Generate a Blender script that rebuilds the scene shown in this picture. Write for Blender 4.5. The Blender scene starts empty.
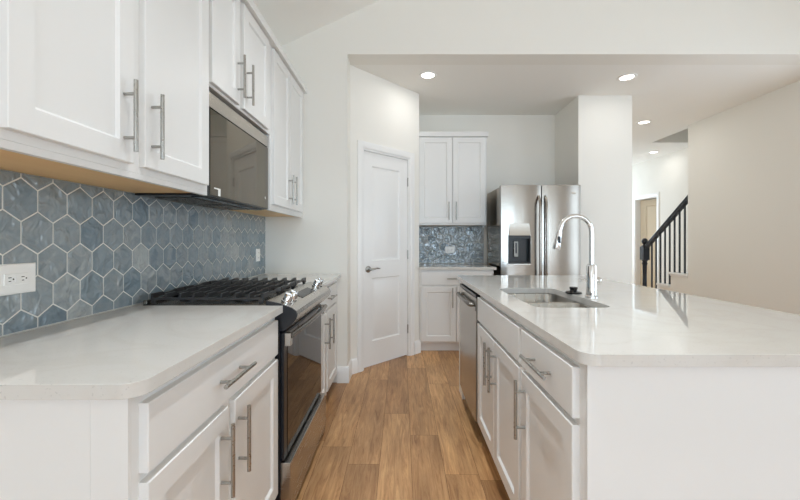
import bpy, bmesh, math, random
from mathutils import Vector, Matrix
random.seed(7)
C = bpy.context.scene
COL = C.collection
PI = math.pi

# ------------------------------------------------------------------ camera, world, exposure, daylight
cd = bpy.data.cameras.new('camera'); cam = bpy.data.objects.new('camera', cd); COL.objects.link(cam)
cd.sensor_fit = 'HORIZONTAL'; cd.sensor_width = 36.0; cd.lens = 377 / 800 * 36
cd.shift_x = -1.5 / 800; cd.shift_y = -9 / 800
cd.clip_start = 0.02
cam.location = (0, 0, 1.19); cam.rotation_euler = (PI / 2, 0, 0)
C.camera = cam

w = bpy.data.worlds.new('sky'); C.world = w; w.use_nodes = True
wn = w.node_tree.nodes; wn['Background'].inputs[0].default_value = (0.80, 0.90, 1.0, 1); wn['Background'].inputs[1].default_value = 2.0
C.view_settings.view_transform = 'Standard'; C.view_settings.look = 'None'
C.view_settings.gamma = 1; C.view_settings.use_curve_mapping = False
C.view_settings.exposure = -0.70
C.cycles.max_bounces = 14; C.cycles.diffuse_bounces = 8; C.cycles.glossy_bounces = 6
C.cycles.sample_clamp_indirect = 8; C.cycles.use_denoising = True
C.cycles.caustics_reflective = False; C.cycles.caustics_refractive = False

def area_light(name, loc, rot, sx, sy, power, col):
    l = bpy.data.lights.new(name, 'AREA'); l.shape = 'RECTANGLE'; l.size = sx; l.size_y = sy; l.energy = power; l.color = col
    o = bpy.data.objects.new(name, l); COL.objects.link(o); o.location = loc; o.rotation_euler = rot
    return o
# daylight by unseen living-room windows behind the camera, plus windows added for fill
DAY = (0.70, 0.86, 1.0)
REAR_WIN = [(-0.1, 1.15), (1.5, 1.15), (3.0, 1.15)]           # centre x, width on the rear wall
WZ0, WZ1 = 0.45, 2.35
for cx_, ww in REAR_WIN:
    area_light('unseen_window_daylight', (cx_, -8.62, (WZ0 + WZ1) / 2), (PI / 2, 0, 0), ww, WZ1 - WZ0, 152, (0.60, 0.80, 1.0))
SIDE_WIN = [(-6.4, 1.5), (-4.2, 1.5), (1.0, 1.5), (2.72, 1.2)]                           # centre y, width on the right wall; last one added to light the back area
for (cy_, ww), pw_ in zip(SIDE_WIN, (60, 60, 40, 32)):
    area_light('unseen_window_daylight', (4.02, cy_, (WZ0 + WZ1) / 2), (PI / 2, 0, PI / 2), ww, WZ1 - WZ0, pw_, DAY)

P_FLAT, P_VAULT = 4.5, 16                                        # watts of the recessed lamps (flat ceiling, vault)

ADDED_LEFT_WIN = [(-2.6, 1.7)]  # unseen opening added to light the right wall and island
for cy_, ww in ADDED_LEFT_WIN:
    area_light('unseen_window_daylight', (-1.28, cy_, (WZ0 + WZ1) / 2), (PI / 2, 0, -PI / 2), ww, WZ1 - WZ0, 75, DAY)
area_light('unseen_window_daylight', (3.65, 9.22, 1.5), (-PI / 2, 0, 0), 1.5, 1.7, 100, DAY)  # unseen daylight source added at the hall end to brighten the hall

# ------------------------------------------------------------------ materials
def new_mat(name):
    m = bpy.data.materials.new(name); m.use_nodes = True
    nt = m.node_tree; b = nt.nodes['Principled BSDF']
    return m, nt, b
def lin(r, g, b):
    f = lambda c: (c / 255 / 12.92) if c / 255 <= 0.04045 else ((c / 255 + 0.055) / 1.055) ** 2.4
    return (f(r), f(g), f(b), 1)
def N(nt, t, **kw):
    n = nt.nodes.new(t)
    for k, v in kw.items(): setattr(n, k, v)
    return n
def paint(name, rgb, rough=0.5, bump=0.0, scale=250, spec=0.5):
    m, nt, b = new_mat(name)
    tc = N(nt, 'ShaderNodeTexCoord'); ns = N(nt, 'ShaderNodeTexNoise'); ns.inputs['Scale'].default_value = 3; ns.inputs['Detail'].default_value = 3
    nt.links.new(tc.outputs['Object'], ns.inputs['Vector'])
    mx = N(nt, 'ShaderNodeMix', data_type='RGBA')
    c = lin(*rgb); mx.inputs[6].default_value = tuple(x * 0.985 for x in c[:3]) + (1,); mx.inputs[7].default_value = c
    nt.links.new(ns.outputs['Fac'], mx.inputs[0]); nt.links.new(mx.outputs[2], b.inputs['Base Color'])
    b.inputs['Roughness'].default_value = rough; b.inputs['Specular IOR Level'].default_value = spec
    if bump:
        n2 = N(nt, 'ShaderNodeTexNoise'); n2.inputs['Scale'].default_value = scale
        nt.links.new(tc.outputs['Object'], n2.inputs['Vector'])
        bp = N(nt, 'ShaderNodeBump'); bp.inputs['Strength'].default_value = bump; bp.inputs['Distance'].default_value = 0.002
        nt.links.new(n2.outputs['Fac'], bp.inputs['Height']); nt.links.new(bp.outputs['Normal'], b.inputs['Normal'])
    return m
def metal(name, rgb, rough=0.25, streak=(1, 1, 1), bump=0.04, metallic=1.0):
    m, nt, b = new_mat(name)
    b.inputs['Base Color'].default_value = lin(*rgb); b.inputs['Metallic'].default_value = metallic; b.inputs['Roughness'].default_value = rough
    tc = N(nt, 'ShaderNodeTexCoord'); mp = N(nt, 'ShaderNodeMapping'); mp.inputs['Scale'].default_value = streak
    ns = N(nt, 'ShaderNodeTexNoise'); ns.inputs['Scale'].default_value = 6; ns.inputs['Detail'].default_value = 4
    nt.links.new(tc.outputs['Object'], mp.inputs['Vector']); nt.links.new(mp.outputs['Vector'], ns.inputs['Vector'])
    mr = N(nt, 'ShaderNodeMapRange'); mr.inputs[3].default_value = rough * 0.8; mr.inputs[4].default_value = rough * 1.25
    nt.links.new(ns.outputs['Fac'], mr.inputs[0]); nt.links.new(mr.outputs[0], b.inputs['Roughness'])
    if bump:
        bp = N(nt, 'ShaderNodeBump'); bp.inputs['Strength'].default_value = bump; bp.inputs['Distance'].default_value = 0.001
        nt.links.new(ns.outputs['Fac'], bp.inputs['Height']); nt.links.new(bp.outputs['Normal'], b.inputs['Normal'])
    return m

M_WALL = paint('wall_paint', (237, 234, 227), 0.75, 0.12, 220, 0.25)
M_CEIL = paint('ceiling_paint', (243, 241, 236), 0.85, 0.15, 160, 0.2)
M_TRIM = paint('trim_paint', (240, 239, 237), 0.35)
M_CAB = paint('cabinet_paint', (230, 229, 227), 0.32, 0.02, 300)
M_BLACK = paint('black_enamel', (22, 24, 30), 0.28)
M_BLACKMATTE = paint('cast_iron', (40, 40, 41), 0.38, 0.15, 400)
M_RAIL = paint('black_stair_paint', (24, 27, 35), 0.35)
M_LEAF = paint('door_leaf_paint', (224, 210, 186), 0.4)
M_PLASTIC = paint('white_plastic', (242, 241, 238), 0.3)
M_SLOT = paint('dark_slot', (35, 33, 32), 0.6)
M_STEEL = metal('brushed_steel', (200, 197, 192), 0.24, (40, 40, 1), 0.03)
M_STEELH = metal('brushed_steel_range', (190, 185, 178), 0.25, (1, 1, 40), 0.03)
M_STEELV = metal('fridge_steel', (160, 153, 145), 0.20, (40, 40, 0.6), 0.02)
M_DWSTEEL = metal('dishwasher_steel', (172, 167, 160), 0.24, (40, 40, 1), 0.03)
M_STEELDARK = metal('dark_steel', (120, 116, 110), 0.25, (1, 1, 30), 0.02)
M_NICKEL = metal('satin_nickel', (172, 170, 165), 0.28, (20, 20, 20), 0.0)
M_CHROME = metal('chrome', (228, 228, 228), 0.08, (1, 1, 1), 0.0)
M_SINK = metal('sink_steel', (172, 169, 163), 0.28, (30, 1, 1), 0.03)
M_FRSIDE = metal('fridge_side_coat', (186, 174, 158), 0.12, (1, 1, 1), 0.0, 1.0)

def glass_black(name, rgb=(18, 17, 16), spec=0.5, ior=1.5, rough=0.03):
    m, nt, b = new_mat(name)
    b.inputs['Base Color'].default_value = lin(*rgb); b.inputs['Roughness'].default_value = rough
    b.inputs['Specular IOR Level'].default_value = spec; b.inputs['IOR'].default_value = ior
    return m
M_OVENGLASS = glass_black('oven_glass', (22, 17, 13), 0.5, 1.36)
M_MWGLASS = metal('mirror_glass', (112, 105, 92), 0.04, (1, 1, 1), 0.0, 0.85)
M_DARKPLASTIC = glass_black('black_plastic', (20, 20, 21), 0.5, 1.45, 0.25)

def wood_panel(name, rgb, rgb2):
    m, nt, b = new_mat(name)
    tc = N(nt, 'ShaderNodeTexCoord'); mp = N(nt, 'ShaderNodeMapping'); mp.inputs['Scale'].default_value = (18, 1.2, 18)
    ns = N(nt, 'ShaderNodeTexNoise'); ns.inputs['Scale'].default_value = 2.5; ns.inputs['Detail'].default_value = 6
    nt.links.new(tc.outputs['Object'], mp.inputs['Vector']); nt.links.new(mp.outputs['Vector'], ns.inputs['Vector'])
    mx = N(nt, 'ShaderNodeMix', data_type='RGBA'); mx.inputs[6].default_value = lin(*rgb); mx.inputs[7].default_value = lin(*rgb2)
    nt.links.new(ns.outputs['Fac'], mx.inputs[0]); nt.links.new(mx.outputs[2], b.inputs['Base Color'])
    b.inputs['Roughness'].default_value = 0.4
    return m
M_MAPLE = wood_panel('maple_underside', (246, 206, 146), (234, 188, 124))

def quartz():
    m, nt, b = new_mat('quartz')
    tc = N(nt, 'ShaderNodeTexCoord')
    n1 = N(nt, 'ShaderNodeTexNoise'); n1.inputs['Scale'].default_value = 2.2; n1.inputs['Detail'].default_value = 8; n1.inputs['Distortion'].default_value = 1.6
    n2 = N(nt, 'ShaderNodeTexNoise'); n2.inputs['Scale'].default_value = 140; n2.inputs['Detail'].default_value = 2
    for n in (n1, n2): nt.links.new(tc.outputs['Object'], n.inputs['Vector'])
    r1 = N(nt, 'ShaderNodeValToRGB'); e = r1.color_ramp.elements
    e[0].position = 0.46; e[0].color = lin(211, 208, 203); e[1].position = 0.52; e[1].color = lin(208, 204, 198)
    e2 = r1.color_ramp.elements.new(0.60); e2.color = lin(212, 209, 204)
    nt.links.new(n1.outputs['Fac'], r1.inputs[0])
    r2 = N(nt, 'ShaderNodeValToRGB'); e = r2.color_ramp.elements
    e[0].position = 0.26; e[0].color = (0.72, 0.72, 0.72, 1); e[1].position = 0.36; e[1].color = (1, 1, 1, 1)
    nt.links.new(n2.outputs['Fac'], r2.inputs[0])
    mx = N(nt, 'ShaderNodeMix', data_type='RGBA', blend_type='MULTIPLY'); mx.inputs[0].default_value = 0.6
    nt.links.new(r1.outputs[0], mx.inputs[6]); nt.links.new(r2.outputs[0], mx.inputs[7]); nt.links.new(mx.outputs[2], b.inputs['Base Color'])
    b.inputs['Roughness'].default_value = 0.03; b.inputs['IOR'].default_value = 1.6
    return m
M_QUARTZ = quartz()

def tile_mat():
    m, nt, b = new_mat('glazed_tile')
    at = N(nt, 'ShaderNodeAttribute', attribute_name='piece'); sp = N(nt, 'ShaderNodeSeparateColor'); nt.links.new(at.outputs['Color'], sp.inputs[0])
    tc = N(nt, 'ShaderNodeTexCoord')
    off = N(nt, 'ShaderNodeVectorMath', operation='ADD'); sc = N(nt, 'ShaderNodeVectorMath', operation='SCALE'); sc.inputs['Scale'].default_value = 37
    nt.links.new(at.outputs['Color'], sc.inputs[0]); nt.links.new(tc.outputs['Object'], off.inputs[0]); nt.links.new(sc.outputs[0], off.inputs[1])
    n1 = N(nt, 'ShaderNodeTexNoise'); n1.inputs['Scale'].default_value = 13; n1.inputs['Detail'].default_value = 5; n1.inputs['Distortion'].default_value = 2.2  # glaze mottling; its lighter swirls also paint glossy glints into the colour
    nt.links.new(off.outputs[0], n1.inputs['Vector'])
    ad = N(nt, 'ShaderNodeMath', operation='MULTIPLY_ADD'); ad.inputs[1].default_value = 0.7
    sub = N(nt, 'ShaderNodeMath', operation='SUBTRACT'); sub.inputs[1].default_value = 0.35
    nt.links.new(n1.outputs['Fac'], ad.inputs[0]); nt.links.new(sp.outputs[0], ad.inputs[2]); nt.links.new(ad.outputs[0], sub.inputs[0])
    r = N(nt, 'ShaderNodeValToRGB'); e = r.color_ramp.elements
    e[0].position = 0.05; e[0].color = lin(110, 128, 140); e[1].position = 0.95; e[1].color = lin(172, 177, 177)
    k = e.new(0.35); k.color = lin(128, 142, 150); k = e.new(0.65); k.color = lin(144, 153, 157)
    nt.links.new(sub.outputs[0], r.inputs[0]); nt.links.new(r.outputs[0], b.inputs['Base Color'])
    n2 = N(nt, 'ShaderNodeTexNoise'); n2.inputs['Scale'].default_value = 17; n2.inputs['Detail'].default_value = 2; n2.inputs['Distortion'].default_value = 0.6
    nt.links.new(off.outputs[0], n2.inputs['Vector'])
    bp = N(nt, 'ShaderNodeBump'); bp.inputs['Strength'].default_value = 1.0; bp.inputs['Distance'].default_value = 0.016
    nt.links.new(n2.outputs['Fac'], bp.inputs['Height']); nt.links.new(bp.outputs['Normal'], b.inputs['Normal'])
    b.inputs['Roughness'].default_value = 0.09; b.inputs['IOR'].default_value = 1.7
    return m
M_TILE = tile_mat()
M_GROUT = paint('tile_grout', (222, 221, 216), 0.8, 0.2, 500)

def floor_mat():
    m, nt, b = new_mat('oak_planks')
    at = N(nt, 'ShaderNodeAttribute', attribute_name='piece'); sp = N(nt, 'ShaderNodeSeparateColor'); nt.links.new(at.outputs['Color'], sp.inputs[0])
    uv = N(nt, 'ShaderNodeUVMap')                                  # u across the plank 0..1, v along it in metres
    tc = N(nt, 'ShaderNodeTexCoord')
    sc = N(nt, 'ShaderNodeVectorMath', operation='SCALE'); sc.inputs['Scale'].default_value = 23
    nt.links.new(at.outputs['Color'], sc.inputs[0])
    off = N(nt, 'ShaderNodeVectorMath', operation='ADD'); nt.links.new(tc.outputs['Object'], off.inputs[0]); nt.links.new(sc.outputs[0], off.inputs[1])
    mp = N(nt, 'ShaderNodeMapping'); mp.inputs['Scale'].default_value = (26, 2.0, 1); nt.links.new(off.outputs[0], mp.inputs['Vector'])
    n1 = N(nt, 'ShaderNodeTexNoise'); n1.inputs['Scale'].default_value = 1.6; n1.inputs['Detail'].default_value = 8; n1.inputs['Roughness'].default_value = 0.7; n1.inputs['Distortion'].default_value = 1.4
    nt.links.new(mp.outputs[0], n1.inputs['Vector'])
    mp2 = N(nt, 'ShaderNodeMapping'); mp2.inputs['Scale'].default_value = (5, 0.9, 1); nt.links.new(off.outputs[0], mp2.inputs['Vector'])
    n2 = N(nt, 'ShaderNodeTexNoise'); n2.inputs['Scale'].default_value = 2.0; n2.inputs['Detail'].default_value = 4; nt.links.new(mp2.outputs[0], n2.inputs['Vector'])
    r1 = N(nt, 'ShaderNodeValToRGB'); e = r1.color_ramp.elements
    e[0].position = 0.30; e[0].color = lin(150, 106, 66); e[1].position = 0.70; e[1].color = lin(222, 180, 131)
    k = e.new(0.5); k.color = lin(195, 151, 104)
    nt.links.new(n1.outputs['Fac'], r1.inputs[0])
    r2 = N(nt, 'ShaderNodeValToRGB'); e = r2.color_ramp.elements
    e[0].position = 0.3; e[0].color = (0.74, 0.71, 0.68, 1); e[1].position = 0.7; e[1].color = (1.10, 1.08, 1.06, 1)
    nt.links.new(n2.outputs['Fac'], r2.inputs[0])
    mx = N(nt, 'ShaderNodeMix', data_type='RGBA', blend_type='MULTIPLY'); mx.inputs[0].default_value = 1
    nt.links.new(r1.outputs[0], mx.inputs[6]); nt.links.new(r2.outputs[0], mx.inputs[7])
    r3 = N(nt, 'ShaderNodeValToRGB'); e = r3.color_ramp.elements
    e[0].position = 0; e[0].color = (0.68, 0.63, 0.60, 1); e[1].position = 1; e[1].color = (1.10, 1.09, 1.07, 1)
    nt.links.new(sp.outputs[0], r3.inputs[0])
    mx2 = N(nt, 'ShaderNodeMix', data_type='RGBA', blend_type='MULTIPLY'); mx2.inputs[0].default_value = 1
    nt.links.new(mx.outputs[2], mx2.inputs[6]); nt.links.new(r3.outputs[0], mx2.inputs[7])
    nt.links.new(mx2.outputs[2], b.inputs['Base Color'])
    b.inputs['Roughness'].default_value = 0.38
    bp = N(nt, 'ShaderNodeBump'); bp.inputs['Strength'].default_value = 0.12; bp.inputs['Distance'].default_value = 0.002
    nt.links.new(n1.outputs['Fac'], bp.inputs['Height']); nt.links.new(bp.outputs['Normal'], b.inputs['Normal'])
    return m
M_FLOOR = floor_mat()
M_FLOORGAP = paint('plank_gap', (92, 64, 40), 0.7)

def emit_mat(name, col, s):
    m, nt, b = new_mat(name)
    b.inputs['Base Color'].default_value = (0.9, 0.9, 0.9, 1)
    b.inputs['Emission Color'].default_value = col; b.inputs['Emission Strength'].default_value = s
    return m
M_LAMP = emit_mat('lamp_lens', (1.0, 0.95, 0.86, 1), 12)

# ------------------------------------------------------------------ builders
WL = {}
def ID(p): return p
class MB:
    def __init__(s, xf=None):
        s.bm = bmesh.new(); s.xf = xf or ID; s.mi = 0
    def v(s, p): return s.bm.verts.new(s.xf(Vector(p)))
    def face(s, vs):
        try: f = s.bm.faces.new(vs)
        except ValueError: return None
        f.material_index = s.mi; return f
    def box(s, x0, x1, y0, y1, z0, z1):
        p = [s.v((x, y, z)) for z in (z0, z1) for y in (y0, y1) for x in (x0, x1)]
        for q in ((0, 2, 3, 1), (4, 5, 7, 6), (0, 1, 5, 4), (2, 6, 7, 3), (0, 4, 6, 2), (1, 3, 7, 5)): s.face([p[i] for i in q])
    def loops(s, rings, close_first=True, close_last=True):
        R = [[s.v(p) for p in r] for r in rings]
        n = len(R[0])
        for a, b in zip(R, R[1:]):
            for i in range(n): s.face([a[i], a[(i + 1) % n], b[(i + 1) % n], b[i]])
        if close_first: s.face(R[0][::-1])
        if close_last: s.face(R[-1])
    def prism(s, poly, axis, a, b):
        def pt(q, t):
            if axis == 'z': return (q[0], q[1], t)
            if axis == 'y': return (q[0], t, q[1])
            return (t, q[0], q[1])
        s.loops([[pt(q, a) for q in poly], [pt(q, b) for q in poly]])
    def tube(s, pts, r, n=14):
        pts = [Vector(p) for p in pts]; rs = r if isinstance(r, (list, tuple)) else [r] * len(pts)
        rings = []; up = None
        for i, p in enumerate(pts):
            t = (pts[min(i + 1, len(pts) - 1)] - pts[max(i - 1, 0)]).normalized()
            if up is None:
                up = Vector((0, 0, 1)) if abs(t.z) < 0.9 else Vector((1, 0, 0))
            a = t.cross(up).normalized(); up = a.cross(t).normalized()
            rings.append([p + rs[i] * (math.cos(k * 2 * PI / n) * a + math.sin(k * 2 * PI / n) * up) for k in range(n)])
        s.loops(rings)
    def cyl(s, p0, p1, r, n=20): s.tube([p0, p1], r, n)
    def lathe(s, prof, o, n=28, axis=(0, 0, 1)):
        ax = Vector(axis).normalized(); h = Vector((1, 0, 0)) if abs(ax.x) < 0.9 else Vector((0, 1, 0))
        a = ax.cross(h).normalized(); b = ax.cross(a); o = Vector(o)
        s.loops([[o + ax * z + max(r, 1e-4) * (math.cos(k * 2 * PI / n) * a + math.sin(k * 2 * PI / n) * b) for k in range(n)] for r, z in prof])
    def panel(s, u0, u1, v0, v1, lp):                              # concentric rectangles; (u,v,w) = along, up, outward
        s.loops([[(u0 + i, v0 + i, w), (u1 - i, v0 + i, w), (u1 - i, v1 - i, w), (u0 + i, v1 - i, w)] for i, w in lp])
    def build(s, name, mats, parent=None, bevel=0.0, seg=2, angle=32, recalc=True):
        bm = s.bm
        if recalc: bmesh.ops.recalc_face_normals(bm, faces=bm.faces)
        if parent is not None: bmesh.ops.translate(bm, verts=bm.verts, vec=-WL[parent.name])
        for f in bm.faces: f.smooth = True
        for e in bm.edges:
            if len(e.link_faces) == 2 and e.calc_face_angle(0) > math.radians(angle): e.smooth = False
        me = bpy.data.meshes.new(name); bm.to_mesh(me); bm.free()
        for m in (mats if isinstance(mats, (list, tuple)) else [mats]): me.materials.append(m)
        o = bpy.data.objects.new(name, me); COL.objects.link(o)
        if parent is not None: o.parent = parent; WL[o.name] = WL[parent.name]
        else: WL[o.name] = Vector((0, 0, 0))
        if bevel:
            b = o.modifiers.new('bevel', 'BEVEL'); b.width = bevel; b.segments = seg; b.limit_method = 'ANGLE'; b.angle_limit = math.radians(35); b.harden_normals = True
        return o
def thing(name, label, cat, loc, group=None):
    o = bpy.data.objects.new(name, None); COL.objects.link(o); o.empty_display_size = 0.1
    o.location = loc; o['label'] = label; o['category'] = cat
    if group: o['group'] = group
    WL[o.name] = Vector(loc); return o
def tag(o, label, cat, group=None):
    o['label'] = label; o['category'] = cat
    if group: o['group'] = group
    return o
def struct(mb, name, mat, parent=None, **k):
    o = mb.build(name, mat, parent, **k)
    if parent is None: o['kind'] = 'structure'
    return o
# (u, v, w) = (along, up, out) -> world, for a face whose back plane stands at `base`
def face_px(base): return lambda p: Vector((base + p.z, p.x, p.y))       # faces +X, u = Y
def face_nx(base): return lambda p: Vector((base - p.z, p.x, p.y))       # faces -X, u = Y
def face_ny(base): return lambda p: Vector((p.x, base - p.z, p.y))       # faces -Y, u = X

DT = 0.020
SHAKER = [(0, 0), (0, DT - 0.002), (0.002, DT), (0.058, DT), (0.066, DT - 0.009)]
SLAB = [(0, 0), (0, DT - 0.002), (0.002, DT)]
def pull(xf, parent, u, v, vertical, L=0.21, cc=0.128):
    m = MB(xf); d = 0.034
    def P(a, w): return (u, v + a, w) if vertical else (u + a, v, w)
    m.cyl(P(-L / 2, DT + d), P(L / 2, DT + d), 0.006, 14)
    for s in (-1, 1): m.cyl(P(s * cc / 2, DT - 0.001), P(s * cc / 2, DT + d), 0.0048, 12)
    return m.build('pull', M_NICKEL, parent)
def door(xf, root, u0, u1, v0, v1, pu=None, pv=None, mat=None, L=0.21):
    m = MB(xf); m.panel(u0, u1, v0, v1, SHAKER); d = m.build('door', mat or M_CAB, root)
    if pu is not None: pull(xf, d, pu, pv, True, L)
    return d
def drawer(xf, root, u0, u1, v0, v1, handle=True, name='drawer_front', pu=None):
    m = MB(xf); m.panel(u0, u1, v0, v1, SLAB); d = m.build(name, M_CAB, root)
    if handle: pull(xf, d, pu or (u0 + u1) / 2, (v0 + v1) / 2, False)
    return d

# ------------------------------------------------------------------ layout constants
XT = -1.145            # tile face on the left wall
XWL = -1.153           # left wall plane
YW = 3.17              # end wall of the kitchen run / header
ZC = 2.76              # flat ceiling
XR = 3.89              # right wall plane
YB = 4.69              # back wall plane
XH = 4.815             # hall wall
A = Vector((-0.455, 3.363)); B = Vector((0.187, 4.02))
YREAR = -8.5
RIDGE = 2.45
ZV = lambda x: ZC + 0.47 * (min(x, 2 * RIDGE - x) - XWL)

# ------------------------------------------------------------------ floor
def build_floor():
    m = MB(); bm = m.bm; cl = bm.loops.layers.float_color.new('piece'); uvl = bm.loops.layers.uv.new('UVMap')
    W = 0.17; x0 = -1.3 ; L = 1.22
    x0 = 0.053 - W * 8
    joints = {-0.457: 2.18, -0.287: 2.01, -0.117: 2.60, 0.053: 2.31, 0.223: 1.92}
    g = 0.0009
    c = 0
    while x0 < XH + 0.4:
        j = None
        for k, v in joints.items():
            if abs(k - x0) < 0.01: j = v
        if j is None: j = random.uniform(0, L)
        y = j - L * math.ceil((j + 8.8) / L)
        while y < 9.3:
            a, b = x0 + g, x0 + W - g; y0, y1 = y + g, min(y + L, 9.4) - g
            vs = [m.v((a, y0, 0)), m.v((b, y0, 0)), m.v((b, y1, 0)), m.v((a, y1, 0))]
            f = m.face(vs); r = (random.random(), random.random(), random.random(), 1)
            if abs(x0 + 0.117) < .01 and y < 2: r = (0.55, .3, .2, 1)
            if abs(x0 + 0.287) < .01 and y < 1.9: r = (0.12, .7, .2, 1)
            for l, uvv in zip(f.loops, ((0, 0), (1, 0), (1, 1), (0, 1))): l[cl] = r; l[uvl].uv = uvv
            y += L
        x0 += W
    m.mi = 1
    vs = [m.v(p) for p in ((-1.6, -8.8, -0.0012), (XH + 0.7, -8.8, -0.0012), (XH + 0.7, 9.4, -0.0012), (-1.6, 9.4, -0.0012))]; m.face(vs)
    o = m.build('floor', [M_FLOOR, M_FLOORGAP], recalc=False); o['kind'] = 'structure'
build_floor()

# ------------------------------------------------------------------ walls and ceilings
m = MB(); cur = YREAR - 0.15
for c_, w_ in ADDED_LEFT_WIN:
    m.box(XWL - 0.15, XWL, cur, c_ - w_ / 2, 0, ZC + 0.02); m.box(XWL - 0.15, XWL, c_ - w_ / 2, c_ + w_ / 2, 0, WZ0); m.box(XWL - 0.15, XWL, c_ - w_ / 2, c_ + w_ / 2, WZ1, ZC + 0.02); cur = c_ + w_ / 2
m.box(XWL - 0.15, XWL, cur, YW + 0.19, 0, ZC + 0.02); struct(m, 'wall_left', M_WALL)
# end wall of the counter run with the header over the opening (one wall), gable-shaped above
m = MB()
poly = [(XWL, 0), (A.x, 0), (A.x, ZC), (XR, ZC), (XR, ZV(XR) + 0.01), (RIDGE, ZV(RIDGE)), (XWL, ZC + 0.01)]
m.prism(poly, 'y', YW, YW + 0.19); struct(m, 'wall_end', M_WALL)
# pantry: diagonal wall with door opening, and side wall to the back wall
dv = (B - A); DL = dv.length; du = dv / DL; dn = Vector((du.y, -du.x))      # outward normal towards the kitchen (+x,-y)
def diag(p): return Vector((A.x + du.x * p.x + dn.x * p.z, A.y + du.y * p.x + dn.y * p.z, p.y))
S0, S1, DH = 0.140, 0.772, 2.045
def dbox(m, s0, s1, z0, z1, w0, w1): m.box(s0, s1, z0, z1, w0, w1)           # through diag: (s, z, out)
m = MB(diag); m.box(-0.0, S0, 0, ZC, -0.11, 0); m.box(S1, DL, 0, ZC, -0.11, 0); m.box(S0, S1, DH, ZC, -0.11, 0); struct(m, 'wall_pantry', M_WALL)
m = MB(); m.box(B.x - 0.11, B.x, B.y + 0.0, YB, 0, ZC); struct(m, 'wall_pantry_side', M_WALL)
m = MB(); m.box(B.x - 0.11, 1.91, YB, YB + 0.12, 0, ZC); struct(m, 'wall_back', M_WALL)
m = MB(); m.box(1.91, 2.49, 4.07, 9.2, 0, ZC); struct(m, 'wall_pier', M_WALL)
# right wall with unseen side windows, the farthest one added for its light
def wall_with_windows(name, plane, along0, along1, z1, wins, axis):
    m = MB()
    t0, t1 = (plane, plane + 0.14) if axis == 'x' else (plane - 0.14, plane)
    def bx(a, b, c, d):
        if axis == 'x': m.box(t0, t1, a, b, c, d)
        else: m.box(a, b, t0, t1, c, d)
    cur = along0
    for c, w_ in sorted(wins):
        bx(cur, c - w_ / 2, 0, z1); bx(c - w_ / 2, c + w_ / 2, 0, WZ0); bx(c - w_ / 2, c + w_ / 2, WZ1, z1); cur = c + w_ / 2
    bx(cur, along1, 0, z1)
    return m
m = wall_with_windows('wall_right', XR, YREAR, 5.12, ZV(XR) + 0.02, SIDE_WIN, 'x'); struct(m, 'wall_right', M_WALL)
m = wall_with_windows('wall_rear', YREAR, XWL - 0.15, XR + 0.14, ZC, REAR_WIN, 'y')
m.prism([(XWL, ZC), (XR, ZC), (XR, ZV(XR)), (RIDGE, ZV(RIDGE))], 'y', YREAR - 0.14, YREAR); struct(m, 'wall_rear', M_WALL)
k = 1
def unseen_window(xf, u0, u1):
    global k
    m = MB(xf); f = 0.05
    m.box(u0, u0 + f, WZ0, WZ1, -0.09, -0.04); m.box(u1 - f, u1, WZ0, WZ1, -0.09, -0.04)
    m.box(u0 + f, u1 - f, WZ0, WZ0 + f, -0.09, -0.04); m.box(u0 + f, u1 - f, WZ1 - f, WZ1, -0.09, -0.04)
    mid = (WZ0 + WZ1) / 2; m.box(u0 + f, u1 - f, mid - 0.02, mid + 0.02, -0.085, -0.045)
    o = struct(m, 'unseen_window_%d' % k, M_TRIM); k += 1
for c, w_ in REAR_WIN: unseen_window(lambda p: Vector((p.x, YREAR + p.z, p.y)), c - w_ / 2, c + w_ / 2)
for c, w_ in SIDE_WIN: unseen_window(lambda p: Vector((XR - p.z, p.x, p.y)), c - w_ / 2, c + w_ / 2)

for c, w_ in ADDED_LEFT_WIN: unseen_window(lambda p: Vector((XWL + p.z, p.x, p.y)), c - w_ / 2, c + w_ / 2)  # frame for the added left opening
# vault over the kitchen and the living room behind
m = MB(); m.prism([(XWL - 0.15, ZV(XWL - 0.15)), (RIDGE, ZV(RIDGE)), (XR + 0.15, ZV(XR + 0.15)), (XR + 0.15, ZV(XR + 0.15) + 0.15), (RIDGE, ZV(RIDGE) + 0.15), (XWL - 0.15, ZV(XWL - 0.15) + 0.15)], 'y', YREAR - 0.15, YW)
struct(m, 'ceiling_vault', M_CEIL)
# flat ceiling with the stairwell opening
HX0, HY0, HY1 = 3.99, 3.6, 6.01
m = MB()
m.box(A.x - 0.8, HX0, YW + 0.19, 9.2, ZC, ZC + 0.25); m.box(HX0, XH + 0.12, HY1, 9.2, ZC, ZC + 0.25); m.box(HX0, XH + 0.12, YW + 0.19, HY0, ZC, ZC + 0.25)
struct(m, 'ceiling', M_CEIL)
m = MB(); m.box(HX0 - 0.1, HX0, HY0 - 0.1, HY1 + 0.1, ZC + 0.25, 5.0); m.box(HX0, XH, HY1, HY1 + 0.1, ZC + 0.25, 5.0); m.box(HX0, XH, HY0 - 0.1, HY0, ZC + 0.25, 5.0); m.box(HX0 - 0.1, XH + 0.12, HY0 - 0.1, HY1 + 0.1, 5.0, 5.1)
struct(m, 'wall_stairwell', M_WALL)
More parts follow.
